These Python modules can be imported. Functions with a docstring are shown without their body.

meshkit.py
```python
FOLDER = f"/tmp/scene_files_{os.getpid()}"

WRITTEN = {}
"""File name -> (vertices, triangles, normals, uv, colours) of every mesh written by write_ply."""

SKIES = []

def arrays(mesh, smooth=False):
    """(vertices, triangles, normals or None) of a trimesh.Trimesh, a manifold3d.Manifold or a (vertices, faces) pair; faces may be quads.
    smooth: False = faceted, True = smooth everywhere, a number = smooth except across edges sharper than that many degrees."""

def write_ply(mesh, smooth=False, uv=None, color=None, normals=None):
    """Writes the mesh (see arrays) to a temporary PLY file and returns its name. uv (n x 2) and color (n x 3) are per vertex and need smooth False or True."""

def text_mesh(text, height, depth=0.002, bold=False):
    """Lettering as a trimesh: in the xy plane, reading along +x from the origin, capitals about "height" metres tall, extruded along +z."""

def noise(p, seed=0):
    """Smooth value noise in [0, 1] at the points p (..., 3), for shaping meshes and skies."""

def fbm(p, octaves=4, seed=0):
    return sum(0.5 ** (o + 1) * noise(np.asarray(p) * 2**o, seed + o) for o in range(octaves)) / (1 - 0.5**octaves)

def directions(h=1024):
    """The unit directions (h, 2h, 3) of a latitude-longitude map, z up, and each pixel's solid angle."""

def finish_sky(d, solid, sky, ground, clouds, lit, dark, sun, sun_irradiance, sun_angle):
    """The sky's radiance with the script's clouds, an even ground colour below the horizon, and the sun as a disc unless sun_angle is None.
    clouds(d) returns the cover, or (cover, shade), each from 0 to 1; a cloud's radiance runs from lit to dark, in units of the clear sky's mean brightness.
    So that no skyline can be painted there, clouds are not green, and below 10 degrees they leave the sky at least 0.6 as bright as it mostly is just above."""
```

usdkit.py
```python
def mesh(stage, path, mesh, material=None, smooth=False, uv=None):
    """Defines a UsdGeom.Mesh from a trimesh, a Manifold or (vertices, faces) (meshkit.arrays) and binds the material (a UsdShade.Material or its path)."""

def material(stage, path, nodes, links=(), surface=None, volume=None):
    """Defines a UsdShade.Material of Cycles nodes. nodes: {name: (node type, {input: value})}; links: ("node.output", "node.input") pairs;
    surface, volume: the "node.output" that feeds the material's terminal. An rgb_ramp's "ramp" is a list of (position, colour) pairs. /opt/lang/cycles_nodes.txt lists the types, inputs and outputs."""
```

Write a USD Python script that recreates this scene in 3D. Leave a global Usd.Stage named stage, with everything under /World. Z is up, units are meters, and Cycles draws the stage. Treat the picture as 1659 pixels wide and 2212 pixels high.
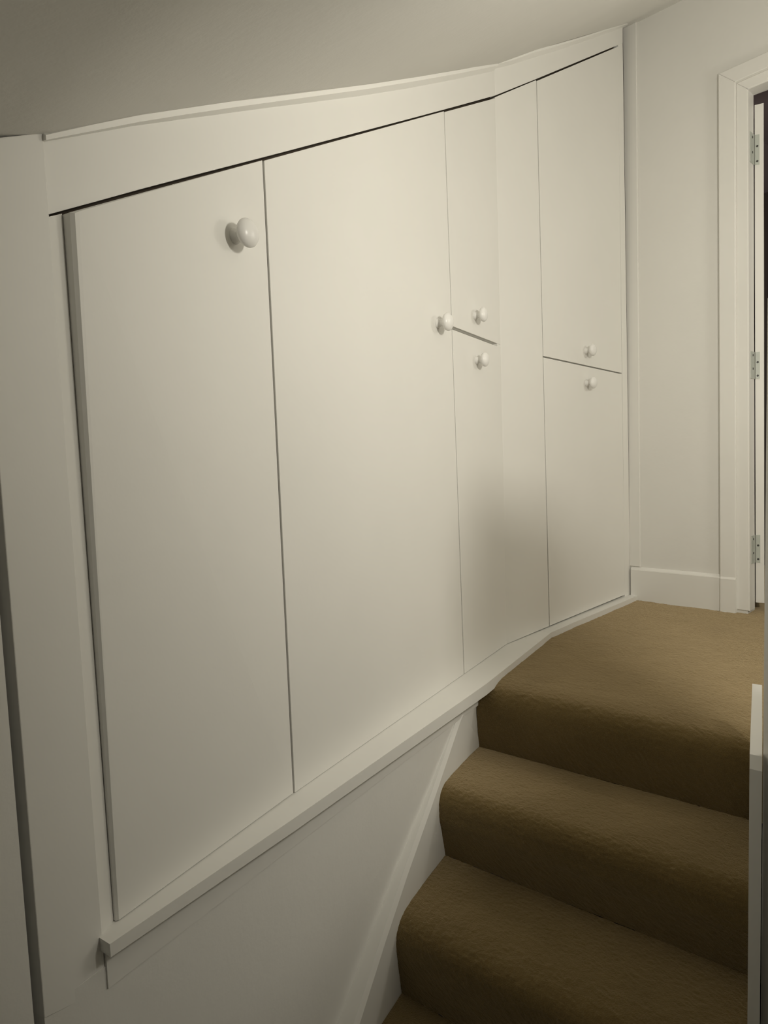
import math
import numpy as np
import trimesh
import manifold3d as m3
import shapely
import usdkit
import meshkit
from pxr import Usd, UsdGeom, UsdLux, UsdShade, Gf, Sdf, Vt

stage = Usd.Stage.CreateInMemory()
UsdGeom.Xform.Define(stage, '/World')
UsdGeom.Scope.Define(stage, '/World/Looks')
V = lambda *a: np.array(a, float)

# ------------------------------------------------------------------ camera
# z = 0 is the carpet of the landing; metres throughout
PITCH, ROLL, FPX, EYE = 0.08079493681390791, -0.03626899782577914, 1450.0, 0.663
_f = V(0, math.cos(PITCH), -math.sin(PITCH)); _u = V(0, math.sin(PITCH), math.cos(PITCH)); _r = V(1, 0, 0)
_R = _r * math.cos(ROLL) + _u * math.sin(ROLL); _U = -_r * math.sin(ROLL) + _u * math.cos(ROLL)
cam = UsdGeom.Camera.Define(stage, '/World/camera')
cam.CreateHorizontalApertureAttr(27.0)
cam.CreateVerticalApertureAttr(36.0)
cam.CreateFocalLengthAttr(27.0 * FPX / 1659.0)
cam.CreateClippingRangeAttr(Gf.Vec2f(0.02, 100))
cam.AddTransformOp().Set(Gf.Matrix4d(*_R, 0, *_U, 0, *(-_f), 0, 0, 0, EYE, 1))
cam.CreateExposureAttr(0.0)

# ------------------------------------------------------------------ light: unseen disc aimed at the far wall, unseen globe brightening landing and bend
LAMP_COLOR = (1.0, 0.95, 0.84)


def disc_lamp(name, at, aim, radius, power):
    l = UsdLux.DiskLight.Define(stage, '/World/' + name)
    l.CreateRadiusAttr(radius)
    l.CreateIntensityAttr(power / (radius / 0.06) ** 2)
    l.CreateColorAttr(Gf.Vec3f(*LAMP_COLOR))
    f = V(*aim) / np.linalg.norm(aim); r = np.cross(f, V(0, 0, 1)); r /= np.linalg.norm(r); u = np.cross(r, f)
    UsdGeom.Xformable(l).AddTransformOp().Set(Gf.Matrix4d(*r, 0, *u, 0, *(-f), 0, *at, 1))


def sphere_light(name, at, radius, power):
    l = UsdLux.SphereLight.Define(stage, '/World/' + name)
    l.CreateRadiusAttr(radius)
    l.CreateIntensityAttr(power / (radius / 0.06) ** 2)
    l.CreateColorAttr(Gf.Vec3f(*LAMP_COLOR))
    UsdGeom.Xformable(l).AddTranslateOp().Set(Gf.Vec3d(*at))


disc_lamp('unseen_hall_lamp', (0.86, 0.49, 1.14), (0.10, 0.99, -0.02), 0.085, 388.0)  # out of view; aim and power chosen to light cupboards and far wall
sphere_light('unseen_landing_lamp', (1.9, 1.5, 1.30), 0.12, 78.0)  # out of view, placed to brighten the short cupboard face and landing

# ------------------------------------------------------------------ materials
LK = '/World/Looks/'


def paint(name, col, rough=0.5, bump=0.02, scale=60, spec=0.3, mott=0.03):
    return usdkit.material(stage, LK + name, {
        'g': ('geometry', {}),
        'n': ('noise_texture', {'scale': scale, 'detail': 4.0, 'roughness': 0.6}),
        'm': ('noise_texture', {'scale': 3.0, 'detail': 3.0}),
        'r': ('rgb_ramp', {'ramp': [(0.3, tuple(c * (1 - mott) for c in col)), (0.7, col)]}),
        'b': ('bump', {'strength': bump, 'distance': 0.01}),
        'p': ('principled_bsdf', {'roughness': rough, 'specular_ior_level': spec}),
    }, [('g.position', 'n.vector'), ('g.position', 'm.vector'), ('m.fac', 'r.fac'), ('r.color', 'p.base_color'),
        ('n.fac', 'b.height'), ('b.normal', 'p.normal')], surface='p.BSDF')


WALLP = paint('wall_paint', (0.80, 0.79, 0.75), 0.75, 0.06, 45, 0.15)
CEILP = paint('ceiling_paint', (0.78, 0.77, 0.73), 0.85, 0.08, 30, 0.1)
WOODP = paint('cupboard_paint', (0.82, 0.81, 0.77), 0.45, 0.03, 40, 0.35)
GLOSSP = paint('gloss_paint', (0.88, 0.87, 0.83), 0.35, 0.02, 40, 0.45)
KNOBP = paint('knob_paint', (0.84, 0.83, 0.80), 0.3, 0.01, 40, 0.45)
DARK = paint('cupboard_interior_wood', (0.13, 0.105, 0.08), 0.9, 0.02, 40, 0.1)
ROOMP = paint('far_room_paint', (0.62, 0.53, 0.55), 0.8, 0.02, 40, 0.15)
PANELP = paint('dark_panel_finish', (0.09, 0.07, 0.065), 0.45, 0.02, 40, 0.4)
HINGE = paint('painted_hinge_metal', (0.55, 0.58, 0.53), 0.4, 0.05, 200, 0.5, 0.15)
SCREW = paint('dark_screw_metal', (0.06, 0.06, 0.055), 0.5, 0.0, 40, 0.5)
CHROME = usdkit.material(stage, LK + 'chrome', {'p': ('principled_bsdf', {'base_color': (0.8, 0.8, 0.82), 'metallic': 1.0, 'roughness': 0.15})}, [], surface='p.BSDF')
CARPET = usdkit.material(stage, LK + 'carpet', {
    'g': ('geometry', {}),
    'n': ('noise_texture', {'scale': 420.0, 'detail': 3.0, 'roughness': 0.7}),
    'm': ('noise_texture', {'scale': 7.0, 'detail': 4.0}),
    'mix': ('mix_float', {'fac': 0.35}),
    'r': ('rgb_ramp', {'ramp': [(0.25, (0.105, 0.072, 0.024)), (0.5, (0.16, 0.111, 0.041)), (0.8, (0.215, 0.153, 0.064))]}),
    'b': ('bump', {'strength': 0.7, 'distance': 0.004}),
    'p': ('principled_bsdf', {'roughness': 0.95, 'specular_ior_level': 0.05, 'sheen_weight': 1.0, 'sheen_roughness': 0.45, 'sheen_tint': (0.85, 0.68, 0.44)}),
}, [('g.position', 'n.vector'), ('g.position', 'm.vector'), ('n.fac', 'mix.a'), ('m.fac', 'mix.b'), ('mix.result', 'r.fac'),
    ('r.color', 'p.base_color'), ('n.fac', 'b.height'), ('b.normal', 'p.normal')], surface='p.BSDF')

# ------------------------------------------------------------------ helpers
_used = {}


def numbered(parent, name):
    k = (parent, name)
    _used[k] = _used.get(k, -1) + 1
    return name if _used[k] == 0 else f'{name}_{_used[k]:03d}'


def obj(name, mesh, mat, parent=None, smooth=False, **data):
    base = '/World' if parent is None else str(parent.GetPath())
    p = usdkit.mesh(stage, base + '/' + numbered(base, name), mesh, mat, smooth).GetPrim()
    for k, v in data.items():
        p.SetCustomDataByKey(k, v)
    return p


def thing(name, **data):
    p = UsdGeom.Xform.Define(stage, '/World/' + numbered('/World', name)).GetPrim()
    for k, v in data.items():
        p.SetCustomDataByKey(k, v)
    return p


def hull(pts):
    return m3.Manifold.hull_points(np.asarray(pts, float))


class Frame:
    """A vertical wall face: P(s along, o out of the face, z)."""
    def __init__(self, o, u, n):
        self.o, self.u, self.n = V(*o), V(*u), V(*n)

    def P(self, s, o, z):
        q = self.o + self.u * s + self.n * o
        return V(q[0], q[1], z)

    def prism(self, poly, o0, o1, bevel=0.0):
        """A convex outline (s, z) from depth o0 to the face at o1, its front arrises eased by bevel."""
        pts = [self.P(s, o0, z) for s, z in poly]
        if bevel > 0:
            inn = shapely.Polygon(poly).buffer(-bevel, join_style='mitre')
            pts += [self.P(s, o1 - bevel, z) for s, z in poly]
            pts += [self.P(s, o1, z) for s, z in list(inn.exterior.coords)[:-1]]
            b2 = bevel * 0.3
            inn2 = shapely.Polygon(poly).buffer(-b2, join_style='mitre')
            pts += [self.P(s, o1 - b2, z) for s, z in list(inn2.exterior.coords)[:-1]]
        else:
            pts += [self.P(s, o1, z) for s, z in poly]
        return hull(pts)


def rect(s0, s1, z0, z1):
    return [(s0, z0), (s1, z0), (s1, z1), (s0, z1)]


A = Frame((-0.40576, 0.90591, 0), (0.521652, 0.853158, 0), (0.853158, -0.521652, 0))
K = Frame((0.39839, 2.22108, 0), (0.691972, 0.721924, 0), (0.721924, -0.691972, 0))
R = Frame((1.09127, 2.89591, 0), (0.711381, -0.702806, 0), (-0.702806, -0.711381, 0))
S = Frame((0.00082, 1.45404, 0), (0.490892, 0.871221, 0), (0.786, -0.618, 0))   # P(s up the stairs, w across them, z)
LA = 1.5415          # length of the long cupboard face, up to its bend
CB = 0.985           # end of the short face, at the door wall


def loft(rings, cap=True):
    """Closed rings of equal length joined into a skin."""
    rings = np.asarray(rings, float); n, k = rings.shape[:2]
    v = rings.reshape(-1, 3); f = []
    for i in range(n - 1):
        for j in range(k):
            a, b = i * k + j, i * k + (j + 1) % k
            f += [[a, b, b + k], [a, b + k, a + k]]
    if cap:
        for j in range(1, k - 1):
            f.append([0, j + 1, j]); q = (n - 1) * k; f.append([q, q + j, q + j + 1])
    m = trimesh.Trimesh(v, np.array(f), process=False)
    trimesh.repair.fix_normals(m)
    return m


def lathe(profile, origin, axis, n=48):
    """A closed turned shape: profile of (radius, distance along axis)."""
    axis = axis / np.linalg.norm(axis); a = np.cross(axis, V(0, 0, 1)); a /= np.linalg.norm(a); b = np.cross(axis, a)
    t = np.linspace(0, 2 * np.pi, n, endpoint=False)
    return loft([[origin + axis * h + (a * math.cos(x) + b * math.sin(x)) * max(r, 1e-4) for x in t] for r, h in profile])


lerp = lambda x, pts: float(np.interp(x, [p[0] for p in pts], [p[1] for p in pts]))
# heights of the sloping lines along the two cupboard faces
CEIL_A = [(-0.016, 1.089), (0.055, 1.128), (0.135, 1.172), (0.226, 1.218), (0.332, 1.272), (0.456, 1.334), (0.605, 1.407), (0.786, 1.497), (1.011, 1.611), (1.298, 1.760), (LA, 1.884)]
CEIL_B = [(0.0, 1.884), (0.087, 1.934), (0.231, 2.016), (0.561, 2.194), (0.942, 2.396), (CB, 2.410)]
GAP_A = [(-0.0262, 0.9855), (-0.017, 0.990), (0.161, 1.083), (0.409, 1.209), (1.167, 1.597), (LA, 1.791)]
GAP_B = [(0.0, 1.791), (0.255, 1.934), (0.897, 2.299), (0.99, 2.352)]

# ================================================================== the setting
# ceiling: it slopes down with the stairs and runs level towards the door wall
rail = [A.P(-2.2, 0, 0.93), A.P(-0.45, 0, 0.93), A.P(-0.075, 0, 1.066)] + [A.P(s, 0, z) for s, z in CEIL_A[:-1]] + [K.P(s, 0, z) for s, z in CEIL_B[:-1]] + [K.P(CB + 0.03, 0, 2.412)]
rings = []
for q in rail:
    q = q - V(0, 0, 0.004)
    e = q + R.u * 3.4; q2 = q - R.u * 0.10
    rings.append([q2, e, e + V(0, 0, 0.1), q2 + V(0, 0, 0.1)])
obj('ceiling', loft(rings), CEILP, smooth=20, kind='structure')

# far wall with the doorway (face 14 mm behind the skirting face); the walls are out of plumb by a hair
RW = -0.014
JL0, JL1 = 0.449, 0.429          # left edge of the doorway at floor and head
JR = 1.235
t_end = 2.25
far = []
far.append(R.prism([(-0.10, -0.3), (JL0 - 0.006, -0.3), (JL0 - 0.006, 0), (JL1 - 0.006, 1.985), (-0.10, 1.985)], -0.10, RW))
far.append(R.prism(rect(-0.10, t_end, 1.985, 2.46), -0.10, RW))
far.append(R.prism(rect(JR, t_end, -0.3, 1.985), -0.10, RW))
obj('wall_far', far[0] + far[1] + far[2], WALLP, kind='structure')
obj('baseboard_far', hull([R.P(t, o, z) for t in (-0.026, 0.345) for o, z in ((RW, -0.01), (0, -0.01), (0, 0.134), (-0.002, 0.138), (RW, 0.147))])
    + hull([R.P(t, o, z) for t in (1.33, t_end) for o, z in ((RW, -0.01), (0, -0.01), (0, 0.134), (-0.002, 0.138), (RW, 0.147))]), WOODP, kind='structure')
obj('trim_1', R.prism([(-0.0335, 0.149), (0.0135, 0.149), (0.008, 2.404), (-0.048, 2.404)], RW, RW + 0.006, 0.0015), WOODP, kind='structure')

# wall under the ledge and on past the camera
lw = lambda s: 0.0135 + 0.0235 * s
obj('wall_left', hull([A.P(s, o, z) for s, oo in ((-0.1145, lw(-0.1145)), (1.45, lw(1.45))) for o in (-0.06, oo) for z in (-2.3, -0.025)])
    + hull([A.P(s, o, z) for s in (-2.2, -0.1270) for o in (-0.10, 0.0095) for z in (-2.3, 1.3)]), WALLP, kind='structure')
obj('trim_2', hull([A.P(s, o, z) for s, b in ((-0.0255, -0.0585), (0.4, -0.059), (1.24, -0.0625)) for o, z in ((0.0, b), (lw(s) + 0.0004, b), (lw(s) + 0.0025 + 0.0035 * max(s, 0), b + 0.0015), (lw(s) + 0.0025 + 0.0035 * max(s, 0), 0.004), (0.0, 0.004))]), WOODP, kind='structure')
obj('wall_left_reveal', A.prism(rect(-0.15, -0.09, -2.3, 1.04), -0.09, -0.062), WALLP, kind='structure')

# landing carpet with its rounded nosing, and the hall beyond the half wall
LAND = [(1.95, 0.0), (1.2, 0.0), (0.64, 0.0), (0.605, 0.0), (0.575, -0.002), (0.54, -0.009), (0.517, -0.026), (0.505, -0.052), (0.502, -0.08), (0.504, -0.11), (0.508, -0.145), (0.515, -0.19)]


def smooth_profile(p, step=0.006):
    p = np.array(p); d = np.r_[0, np.cumsum(np.linalg.norm(np.diff(p, axis=0), axis=1))]
    from scipy.interpolate import PchipInterpolator as PI
    t = np.linspace(0, d[-1], int(d[-1] / step) + 2)
    return np.c_[PI(d, p[:, 0])(t), PI(d, p[:, 1])(t)]


def carpet_run(profile, w0, w1, back, step=0.0026, amp=0.0022, seed=1):
    """A carpet skin: the profile (s, z) swept across the stairs, uneven like pile, closed behind by the back points."""
    pr = smooth_profile(profile, step); n = len(pr)
    ws = np.linspace(w0, w1, int((w1 - w0) / step) + 2)
    tan = np.gradient(pr, axis=0); nor = np.c_[-tan[:, 1], tan[:, 0]]; nor /= np.linalg.norm(nor, axis=1)[:, None]
    if nor[:, 1].mean() < 0:
        nor = -nor
    g = np.array([[S.P(s, w, z) for s, z in pr] for w in ws])
    N = np.array([S.u * a + V(0, 0, b) for a, b in nor])
    bend = np.clip(np.abs(np.gradient(np.unwrap(np.arctan2(tan[:, 1], tan[:, 0])), axis=0)) / step / 20.0, 0, 1)
    bend = np.convolve(bend, np.ones(13) / 13, 'same')
    q = np.stack([np.broadcast_to(ws[:, None], g.shape[:2]) * 95, np.broadcast_to(pr[:, 0], g.shape[:2]) * 260, np.broadcast_to(pr[:, 1], g.shape[:2]) * 260], -1)
    h = (meshkit.fbm(g * 9, 3, seed) - 0.5) * 2 * amp + (meshkit.fbm(g * 120, 2, seed + 5) - 0.5) * 0.0014 + (meshkit.fbm(q, 3, seed + 9) - 0.5) * 0.0036 * bend[None]
    h = h + (meshkit.noise(g * 300, seed + 3) - 0.5) * 0.0020
    g = g + N[None] * h[..., None]
    full = [list(row) + [S.P(s, w, z) for s, z in back] for row, w in zip(g, ws)]
    return loft(full)


def clip_poly(poly, z):
    return trimesh.creation.extrude_polygon(shapely.Polygon(poly), z, engine='earcut')


xy = lambda q: (q[0], q[1])
LEDGE_A = [(-0.030, 0.0177), (-0.032, 0.0361), (0.342, 0.0568), (1.145, 0.0902)]
edge = [xy(A.P(s, o, 0)) for s, o in LEDGE_A[3:]] + [xy(K.P(0.215, 0.0433, 0)), xy(K.P(0.392, 0.0395, 0)), xy(K.P(0.893, 0.0385, 0)), xy(K.P(0.955, 0.036, 0))]
land_poly = [xy(S.P(0.636, 0.0, 0))] + edge[1:] + [xy(R.P(0.0, 0.0, 0)), xy(R.P(0.415, 0, 0)), xy(R.P(0.455, -0.12, 0)), xy(R.P(1.2, -0.12, 0)), xy(R.P(1.26, 0, 0)), xy(R.P(t_end, 0, 0)), xy(S.P(-1.2, 2.2, 0)), xy(S.P(-1.2, 0.86, 0)), xy(S.P(0.636, 0.86, 0))]
slab = clip_poly(land_poly, 0.16); slab.apply_translation((0, 0, -0.165))
nose = carpet_run(LAND, 0.0, 0.80, [(1.95, -0.19)], step=0.0033, seed=3)
obj('floor', trimesh.util.concatenate([slab, nose]), CARPET, smooth=40, kind='structure')
obj('floor_lower', hull([V(x, y, z) for x in (-2.2, 2.4) for y in (-2.4, 3.2) for z in (-2.4, -2.3)]), CARPET, kind='structure')

# unseen half wall, height set to shade the steps; outer walls close the hall
WT = 0.60
obj('wall_right_unseen', hull([S.P(s, w, z) for s, w in ((0.0, 0.80), (-1.60, 0.86), (0.0, 0.86), (-1.60, 0.92)) for z in (-2.3, WT)]), WALLP, kind='structure')
obj('wall_hall', hull([R.P(t, o, z) for t in (t_end - 0.03, t_end + 0.08) for o in (-0.02, 3.4) for z in (-2.3, 2.46)]), WALLP, kind='structure')
obj('wall_behind', hull([A.P(s, o, z) for s in (-1.75, -1.65) for o in (-0.1, 3.6) for z in (-2.3, 1.4)]), WALLP, kind='structure')

# ================================================================== built-in cupboard
cup = thing('built_in_cupboard', label='white painted built-in cupboard with flush plank doors and round knobs under the sloping ceiling', category='cupboard')
F0, BV = -0.018, 0.0009
zt = lambda s: lerp(s, GAP_A)
zb = lambda s: lerp(s, GAP_B)
GT = 0.0052          # the open joint under the frieze
LZ = 0.0205          # top of the ledge
# frieze boards
CF = [(-0.0262, 1.083)] + CEIL_A[1:]
fa = trimesh.util.concatenate([trimesh.Trimesh(*(lambda m: (m.vert_properties[:, :3], m.tri_verts))(A.prism([(a[0], zt(a[0])), (b[0], zt(b[0])), (b[0], b[1] + 0.004), (a[0], a[1] + 0.004)], F0, 0.0).to_mesh())) for a, b in zip(CF[:-1], CF[1:])])
obj('frieze_board', fa, WOODP, cup)
fb = trimesh.util.concatenate([trimesh.Trimesh(*(lambda m: (m.vert_properties[:, :3], m.tri_verts))(K.prism([(a[0], zb(a[0])), (b[0], zb(b[0])), (b[0], b[1] + 0.004), (a[0], a[1] + 0.004)], F0, 0.0).to_mesh())) for a, b in zip(CEIL_B[:-2], CEIL_B[1:-1])])
obj('frieze_board', fb, WOODP, cup)
# stile at the low end
obj('stile', hull([A.P(s, o, z) for s, o in ((-0.0258, 0.0100), (-0.0005, 0.0006), (-0.0005, -0.03), (-0.0258, -0.03)) for z in (LZ, zt(s) - 0.0035)]), WOODP, cup)
# doors of the long face
g1, g2a, g2b = 0.408, 1.167, 1.197


def knob(door, fr, s, z, k=1.0, off=0.0):
    prof = [(0.001, -0.003), (0.0125, -0.003), (0.0135, 0.0), (0.0125, 0.004), (0.0095, 0.009), (0.0085, 0.014), (0.0105, 0.0185), (0.0165, 0.0220), (0.0215, 0.0255), (0.0238, 0.0300),
            (0.0236, 0.0335), (0.0215, 0.0370), (0.0175, 0.0402), (0.0120, 0.0425), (0.0060, 0.0437), (0.0005, 0.0440)]
    obj('knob', lathe([(r * k, h * k) for r, h in prof], fr.P(s, off, z), fr.n), KNOBP, door, smooth=50)


zd = zt(0.0005) - GT        # the first door has sprung a little: it stands proud at its hinged edge
d1 = obj('door', hull([A.P(s, o, z) for s, z, o in (
    (0.0005, LZ + 0.001, -0.010), (0.0005, LZ + 0.001, 0.0045), (0.0035, LZ + 0.002, 0.0080), (g1 - 0.0046, LZ + 0.003, 0), (g1 - 0.0016, LZ + 0.001, -0.003), (g1 - 0.0016, LZ + 0.001, -0.018),
    (0.0005, zd, -0.010), (0.0005, zd, 0.0150), (0.0045, zd - 0.001, 0.0200), (0.0105, zd + 0.003, 0.0205), (g1 - 0.0046, zt(g1) - GT - 0.002, 0), (g1 - 0.0016, zt(g1) - GT, -0.003), (g1 - 0.0016, zt(g1) - GT, -0.018))]), WOODP, cup)
knob(d1, A, 0.317, 1.046, off=0.003)
d2 = obj('door', A.prism([(g1 + 0.0016, LZ + 0.001), (g2b - 0.0027, LZ + 0.001), (g2a - 0.0027, zt(g2a) - GT), (g1 + 0.0016, zt(g1) - GT)], F0, 0, BV), WOODP, cup)
knob(d2, A, 1.086, 1.016)
# the bent bay: one panel round the corner, cut across on the long face
gm = lambda z: g2b + (g2a - g2b) * (z - 0.02) / 1.577
SL = 0.0045
up = obj('door', A.prism([(gm(1.018) + 0.0020, 1.018 + SL), (LA + 0.006, 1.011 + SL), (LA + 0.006, zt(LA) - GT), (g2a + 0.0020, zt(g2a) - GT)], F0, 0, BV), WOODP, cup)
knob(up, A, 1.338, 1.0755, 0.89)
lo = obj('door', A.prism([(g2b + 0.0020, LZ + 0.001), (LA + 0.006, LZ + 0.001), (LA + 0.006, 1.011 - SL), (gm(1.018) + 0.0020, 1.018 - SL)], F0, 0, BV), WOODP, cup)
knob(lo, A, 1.342, 0.9445, 0.89)
pa = A.prism(rect(LA - 0.028, LA + 0.004, 1.011 - SL, 1.011 + SL), F0, -0.0001)
gb = lambda z: 0.281 + (0.255 - 0.281) * (z - 0.02) / 1.914
pb = K.prism([(0.0, LZ + 0.0015), (gb(0.02) - 0.0030, LZ + 0.0042), (gb(1.93) - 0.0030, zb(0.255) - GT), (0.0, zb(0) - GT)], F0, 0)
obj('bend_panel', pa + pb, WOODP, cup)
# the short face: upper and lower door, fixed stile at the door wall
du = obj('door', K.prism([(gb(1.0) + 0.0028, 0.999 + 0.0025), (0.910, 0.981 + 0.0025), (0.899, zb(0.897) - GT), (gb(1.93) + 0.0028, zb(0.255) - GT)], F0, 0, BV), WOODP, cup)
knob(du, K, 0.587, 1.047, 0.95)
dl = obj('door', K.prism([(gb(0.02) + 0.0028, LZ + 0.0042), (0.926, LZ + 0.0080), (0.910, 0.981 - 0.0025), (gb(1.0) + 0.0028, 0.999 - 0.0025)], F0, 0, BV), WOODP, cup)
knob(dl, K, 0.589, 0.923, 0.95)
obj('stile', K.prism([(0.9262, LZ), (0.9805, LZ), (0.9425, zb(0.9425)), (0.8993, zb(0.8993))], F0, -0.0004, 0.0008), WOODP, cup)
# carcass behind the joints
bk = A.prism([(-0.03, -0.05), (LA + 0.02, -0.05), (LA + 0.02, 1.86), (-0.03, 1.04)], -0.10, -0.060) + K.prism([(-0.02, -0.05), (CB, -0.05), (CB, 2.38), (-0.02, 1.86)], -0.10, -0.060)
obj('carcass', bk, DARK, cup)
for s_lo, s_hi, fr, ztop in ((g1, g1, A, zt(g1)), (g2b, g2a, A, zt(g2a))):
    obj('divider', fr.prism([(s_lo - 0.02, LZ), (s_lo + 0.02, LZ), (s_hi + 0.02, ztop - 0.02), (s_hi - 0.02, ztop - 0.03)], -0.06, F0 - 0.008), WOODP, cup)
obj('divider', K.prism([(0.262, LZ), (0.300, LZ), (0.275, 1.90), (0.236, 1.88)], -0.06, F0 - 0.008), WOODP, cup)
obj('shelf', A.prism([(1.17, 1.035), (1.17, 0.995), (LA, 0.99), (LA, 1.03)], -0.06, F0 - 0.0005), WOODP, cup)
obj('shelf', K.prism([(0.26, 1.02), (0.26, 0.975), (0.93, 0.96), (0.93, 1.0)], -0.06, F0 - 0.0005), WOODP, cup)

# side board between the cupboard and the next opening
obj('side_board', A.prism([(-0.1150, -0.0335), (-0.0262, -0.0573), (-0.0262, 1.0835), (-0.1150, 1.042)], -0.03, 0.0118, 0.0012), WOODP,
    label='wide white upright board at the low end of the cupboard', category='board')

# bead along the ceiling line
BD = 0.018
# along each face: distance, top and bottom of the bead's front, then its foot on the wall
BEAD_A = [(-0.027, 1.079, 1.073), (0.042, 1.118, 1.110), (0.120, 1.161, 1.152), (0.208, 1.206, 1.197), (0.312, 1.259, 1.2495), (0.434, 1.319, 1.310), (0.579, 1.391, 1.382), (0.756, 1.479, 1.470), (0.976, 1.591, 1.582), (1.257, 1.736, 1.727), (1.451, 1.838, 1.829), (1.531, 1.879, 1.871)]
FOOT_A = [(-0.027, 1.075), (-0.015, 1.080), (0.055, 1.117), (0.134, 1.158), (0.225, 1.202), (0.330, 1.253), (0.455, 1.314), (0.603, 1.385), (0.784, 1.473), (1.009, 1.586), (1.296, 1.734), (1.495, 1.839), (1.56, 1.873)]
BEAD_B = [(-0.002, 1.886, 1.878), (0.086, 1.933, 1.924), (0.201, 1.998, 1.989), (0.356, 2.078, 2.071), (0.562, 2.188, 2.182), (0.754, 2.293, 2.288), (0.923, 2.384, 2.380), (CB - 0.02, 2.404, 2.400)]
FOOT_B = [(-0.01, 1.866), (0.114, 1.926), (0.23, 1.991), (0.388, 2.074), (0.597, 2.190), (0.792, 2.299), (0.964, 2.396), (1.0, 2.41)]


def bead(fr, rows, foot):
    return loft([[fr.P(s, -0.003, zt_ + 0.012), fr.P(s, BD, zt_), fr.P(s, BD, zm), fr.P(s, -0.003, lerp(s, foot))] for s, zt_, zm in rows])


obj('ceiling_bead', trimesh.util.concatenate([bead(A, BEAD_A, FOOT_A), bead(K, BEAD_B, FOOT_B)]), GLOSSP, smooth=25,
    label='thin white wavy bead where the cupboard meets the sloping ceiling', category='moulding')

# ledge under the doors: deep wedge at the bend, tapering thickness
def ledge_piece(secs):
    return loft([[p0, p1, p1 - V(0, 0, th), p0 - V(0, 0, th)] for p0, p1, th in secs])


front = [(A.P(-0.0300, -0.02, LZ), A.P(-0.0325, 0.0361, LZ), 0.019), (A.P(0.342, -0.02, LZ), A.P(0.342, 0.0568, LZ), 0.024), (A.P(0.74, -0.02, LZ), A.P(0.74, 0.0735, LZ), 0.028),
         (A.P(1.145, -0.02, LZ), A.P(1.145, 0.0902, LZ), 0.032), (K.P(-0.01, -0.02, LZ), A.P(1.45, 0.0893, LZ), 0.032), (K.P(0.215, -0.02, LZ), K.P(0.215, 0.0433, LZ), 0.030)]
b1 = ledge_piece(front)
b2 = ledge_piece([(K.P(0.2155, -0.02, LZ), K.P(0.2155, 0.0433, LZ), 0.03), (K.P(0.392, -0.02, LZ), K.P(0.392, 0.0395, LZ), 0.03), (K.P(CB - 0.005, -0.02, LZ), K.P(CB - 0.005, 0.036, LZ), 0.03)])
led = thing('ledge', label='narrow white painted wooden ledge running under the cupboard doors', category='ledge')
obj('board', b1, WOODP, led)
obj('board', b2, WOODP, led)

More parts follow.
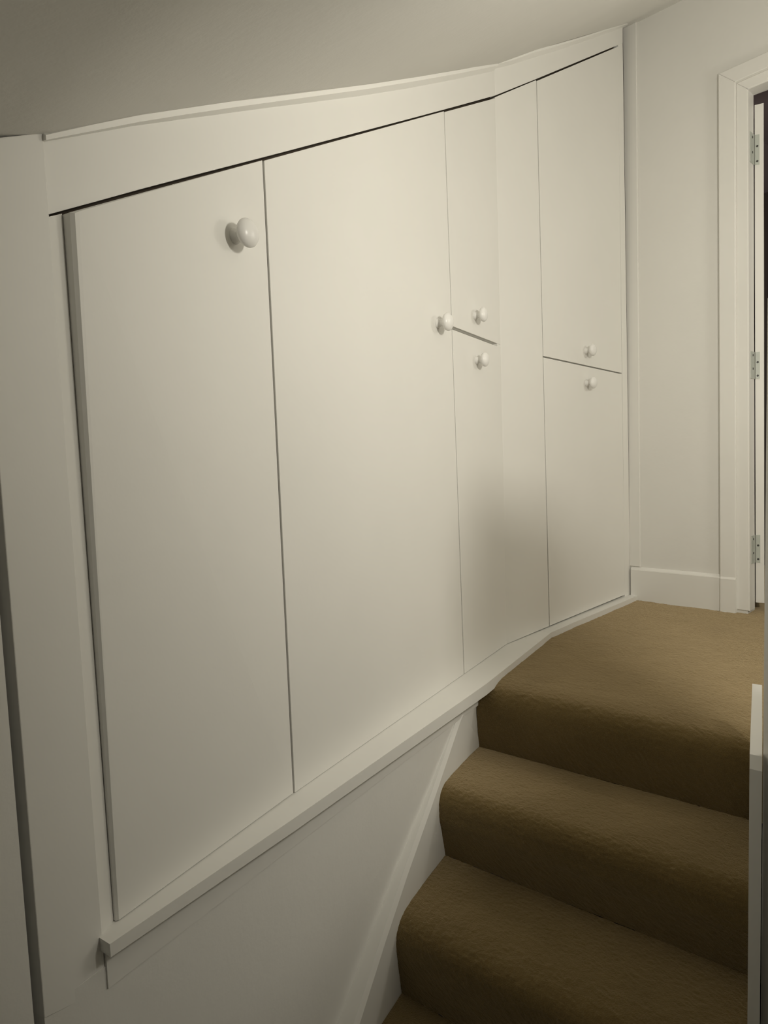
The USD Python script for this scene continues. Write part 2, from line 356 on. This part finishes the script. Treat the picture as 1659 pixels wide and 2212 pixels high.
# ================================================================== stairs
st = thing('staircase', label='beige carpeted stairs with soft rounded treads climbing to the landing', category='stairs')
S1 = [(0.515, -0.19), (0.409, -0.186), (0.315, -0.186), (0.27, -0.190), (0.244, -0.204), (0.231, -0.232), (0.230, -0.262), (0.239, -0.30), (0.259, -0.38)]
S2 = [(0.259, -0.38), (0.168, -0.38), (0.07, -0.382), (0.025, -0.388), (-0.003, -0.402), (-0.016, -0.425), (-0.0175, -0.448), (-0.012, -0.492), (0.0, -0.57)]
WR = 0.708
obj('step', carpet_run(S1, 0.0, WR, [(0.515, -0.38)], seed=11), CARPET, st, smooth=40)
obj('step', carpet_run(S2, 0.0, WR, [(0.259, -0.57)], seed=12), CARPET, st, smooth=40)
for k in range(1, 4):
    obj('step', carpet_run([(s - 0.258 * k, z - 0.19 * k) for s, z in S2], 0.0, WR, [(0.259 - 0.258 * k, -0.57 - 0.19 * k)], step=0.012, seed=12 + k), CARPET, st, smooth=40)
# string boards on the wall side and the open side
top = [(0.40, -0.045), (0.375, -0.058), (0.21, -0.184), (0.048, -0.299), (-0.07, -0.391), (-0.19, -0.493), (-1.1, -1.20)]
rr = []
for s, z in top:
    rr.append([S.P(s, -0.055, z + 0.004), S.P(s, -0.0075, z + 0.0035), S.P(s + 0.004, 0.0, z - 0.010), S.P(s + 0.62, 0.0, z - 0.62), S.P(s + 0.62, -0.055, z - 0.62)])
obj('string_board', loft(rr), WOODP, st, smooth=20)
obj('string_board', hull([S.P(s, w, z) for s in (0.096, 0.50) for w in (0.7084, 0.7275) for z in (-2.0, 0.114)] + [S.P(s, w, 0.134) for s in (0.110, 0.50) for w in (0.7084, 0.7275)]), WOODP, st)

# newel post at the head of the stairs; width and turn shaped for its shadow
nw = thing('newel_post', label='square white newel post at the right edge of the stairs', category='post')
NC, NH, HS = V(0.7405, 1.036), 0.88, 0.092
n1 = V(math.sin(math.radians(260)), math.cos(math.radians(260))); n2 = V(-n1[1], n1[0])
npt = lambda a, b, z: V(*(NC + n1 * a * HS + n2 * b * HS), z)
obj('post', hull([npt(a, b, z) for a in (-1, 1) for b in (-1, 1) for z in (-2.2, NH)]), WOODP, nw)
obj('cap', hull([npt(a * k, b * k, NH + h) for a in (-1, 1) for b in (-1, 1) for k, h in ((1, 0), (1, .018), (.8, .032))]), WOODP, nw)

# ================================================================== doorway in the far wall
door = thing('door_1', kind='structure')
tl = lambda t0, t1, z: t0 + (t1 - t0) * z / 2.0
arch = []
arch.append(R.prism([(0.346, 0.0), (0.404, 0.0), (0.390, 2.010), (0.331, 2.063)], RW, 0.006, 0.0025))
arch.append(R.prism([(0.331, 2.063), (0.390, 2.010), (1.285, 2.060), (1.345, 2.115)], RW, 0.006, 0.0025))
arch.append(R.prism([(1.285, 0), (1.345, 0), (1.345, 2.115), (1.285, 2.060)], RW, 0.006, 0.0025))
obj('architrave', arch[0] + arch[1] + arch[2], WOODP, door)
inn = []
inn.append(R.prism([(0.402, 0.012), (0.4485, 0.012), (0.429, 1.975), (0.390, 2.010)], RW - 0.01, -0.0090, 0.0025))
inn.append(R.prism([(0.390, 2.010), (0.429, 1.975), (1.245, 2.010), (1.29, 2.062)], RW - 0.01, -0.0090, 0.0025))
inn.append(R.prism([(1.245, 0.012), (1.29, 0.012), (1.29, 2.062), (1.245, 2.010)], RW - 0.01, -0.0090, 0.0025))
obj('inner_moulding', inn[0] + inn[1] + inn[2], WOODP, door)
obj('plinth', hull([R.P(t, o, z) for t in (0.3475, 0.404) for o, z in ((RW, 0), (0.010, 0), (0.010, 0.134), (0.006, 0.142), (RW, 0.142))]), WOODP, door)
# jamb lining and head lining
jl = hull([R.P(t, o, z) for o in (-0.010, -0.072) for t, z in ((JL0 + 0.002, 0.012), (JL0 - 0.012, 0.012), (JL1 - 0.012, 1.985), (JL1 + 0.002, 1.975))])
jh = hull([R.P(t, o, z) for o in (-0.010, -0.072) for t, z in ((JL1 - 0.01, 1.990), (JL1 - 0.01, 1.972), (1.25, 2.008), (1.25, 2.026))])
jr = hull([R.P(t, o, z) for o in (-0.010, -0.12) for t in (1.240, 1.256) for z in (0.0, 2.02)])
obj('jamb', jl, WOODP, door); obj('head_jamb', jh, WOODP, door); obj('jamb', jr, WOODP, door)
# leaf standing open into the far room, seen on its hinged edge
al = math.radians(17)
dl_ = -R.n * math.cos(al) - R.u * math.sin(al); dt_ = R.u * math.cos(al) - R.n * math.sin(al)


def leaf_pt(a, b, z):
    """a along the leaf from its hinged edge, b across its thickness."""
    t0 = tl(0.4530, 0.433, z)
    return R.P(t0, -0.077, z) + dl_ * a + dt_ * b


obj('leaf', hull([leaf_pt(a, b, z) for z in (0.035, 1.938) for a, b in ((0, 0.0), (0, 0.030), (0.72, 0.0), (0.72, 0.030))]), WOODP, door)
for i, (z0, z1) in enumerate(((0.196, 0.306), (0.915, 1.018), (1.718, 1.828))):
    tj = lambda z: tl(JL0, JL1, z) + 0.002
    plate = hull([R.P(tj(z) + d, o, z) for z in (z0, z1) for o in (-0.026, -0.072) for d in (0, 0.0022)])
    plate2 = hull([leaf_pt(a, b, z) for z in (z0, z1) for a in (-0.0022, 0.001) for b in (0.0005, 0.016)])
    pin = lathe([(0.0001, 0), (0.004, 0), (0.004, z1 - z0 + 0.012), (0.0001, z1 - z0 + 0.012)], R.P(tj(z0) + 0.0005, -0.0745, z0 - 0.010), V(0, 0, 1), 12)
    h = obj('hinge', trimesh.util.concatenate([trimesh.Trimesh(*meshkit.arrays(m)[:2]) for m in (plate, plate2)] + [pin]), HINGE, door)
    for j in range(4):
        zz = z0 + (z1 - z0) * (0.12 + 0.25 * j)
        if j % 2:
            obj('screw', lathe([(0.0001, 0), (0.0050, 0), (0.0042, 0.0012), (0.0001, 0.0015)], R.P(tj(zz) + 0.0021, -0.050, zz), R.u, 12), SCREW, h)
        else:
            obj('screw', lathe([(0.0001, 0), (0.0042, 0), (0.0036, 0.0010), (0.0001, 0.0012)], leaf_pt(-0.0021, 0.0085, zz), -dl_, 12), SCREW, h)

# the dim room behind
rm = []
rm.append(hull([R.P(t, o, z) for t in (0.0, 2.6) for o in (-2.3, -2.2) for z in (-0.1, 2.5)]))
rm.append(hull([R.P(t, o, z) for t in (0.0, -0.1) for o in (-2.3, -0.101) for z in (-0.1, 2.5)]))
rm.append(hull([R.P(t, o, z) for t in (2.5, 2.6) for o in (-2.3, -0.101) for z in (-0.1, 2.5)]))
rm.append(hull([R.P(t, o, z) for t in (0.0, 2.6) for o in (-2.3, -0.101) for z in (2.46, 2.56)]))
obj('wall_far_room', rm[0] + rm[1] + rm[2] + rm[3], ROOMP, kind='structure')
obj('floor_far_room', hull([R.P(t, o, z) for t in (0.0, 2.6) for o in (-2.3, -0.125) for z in (-0.1, 0.0)]), CARPET, kind='structure')

# dark panel with chrome handle, guessed from bright spots past the leaf
wd = thing('dark_panel', label='dark panel with chrome bow handle glimpsed through the narrow gap beyond the open door', category='dark_panel')
obj('body', R.prism(rect(0.14, 0.95, 0.0, 1.98), -1.55, -1.221, 0.003), PANELP, wd)
wdd = obj('door', R.prism(rect(0.145, 0.545, 0.06, 1.96), -1.22, -1.20, 0.003), PANELP, wd)
obj('door', R.prism(rect(0.549, 0.945, 0.06, 1.96), -1.22, -1.20, 0.003), PANELP, wd)
bow = [lathe([(0.0001, 0), (0.006, 0), (0.006, 0.028), (0.0001, 0.028)], R.P(0.185, -1.20, z), R.n, 14) for z in (0.80, 0.885)]
bow.append(lathe([(0.0001, 0), (0.0055, 0.002), (0.0055, 0.116), (0.0001, 0.118)], R.P(0.185, -1.176, 0.784), V(0, 0, 1), 14))
obj('handle', m3.Manifold.batch_boolean([m3.Manifold(m3.Mesh(np.asarray(b.vertices, np.float32), np.asarray(b.faces, np.uint32))) for b in bow], m3.OpType.Add), CHROME, wdd, smooth=40)
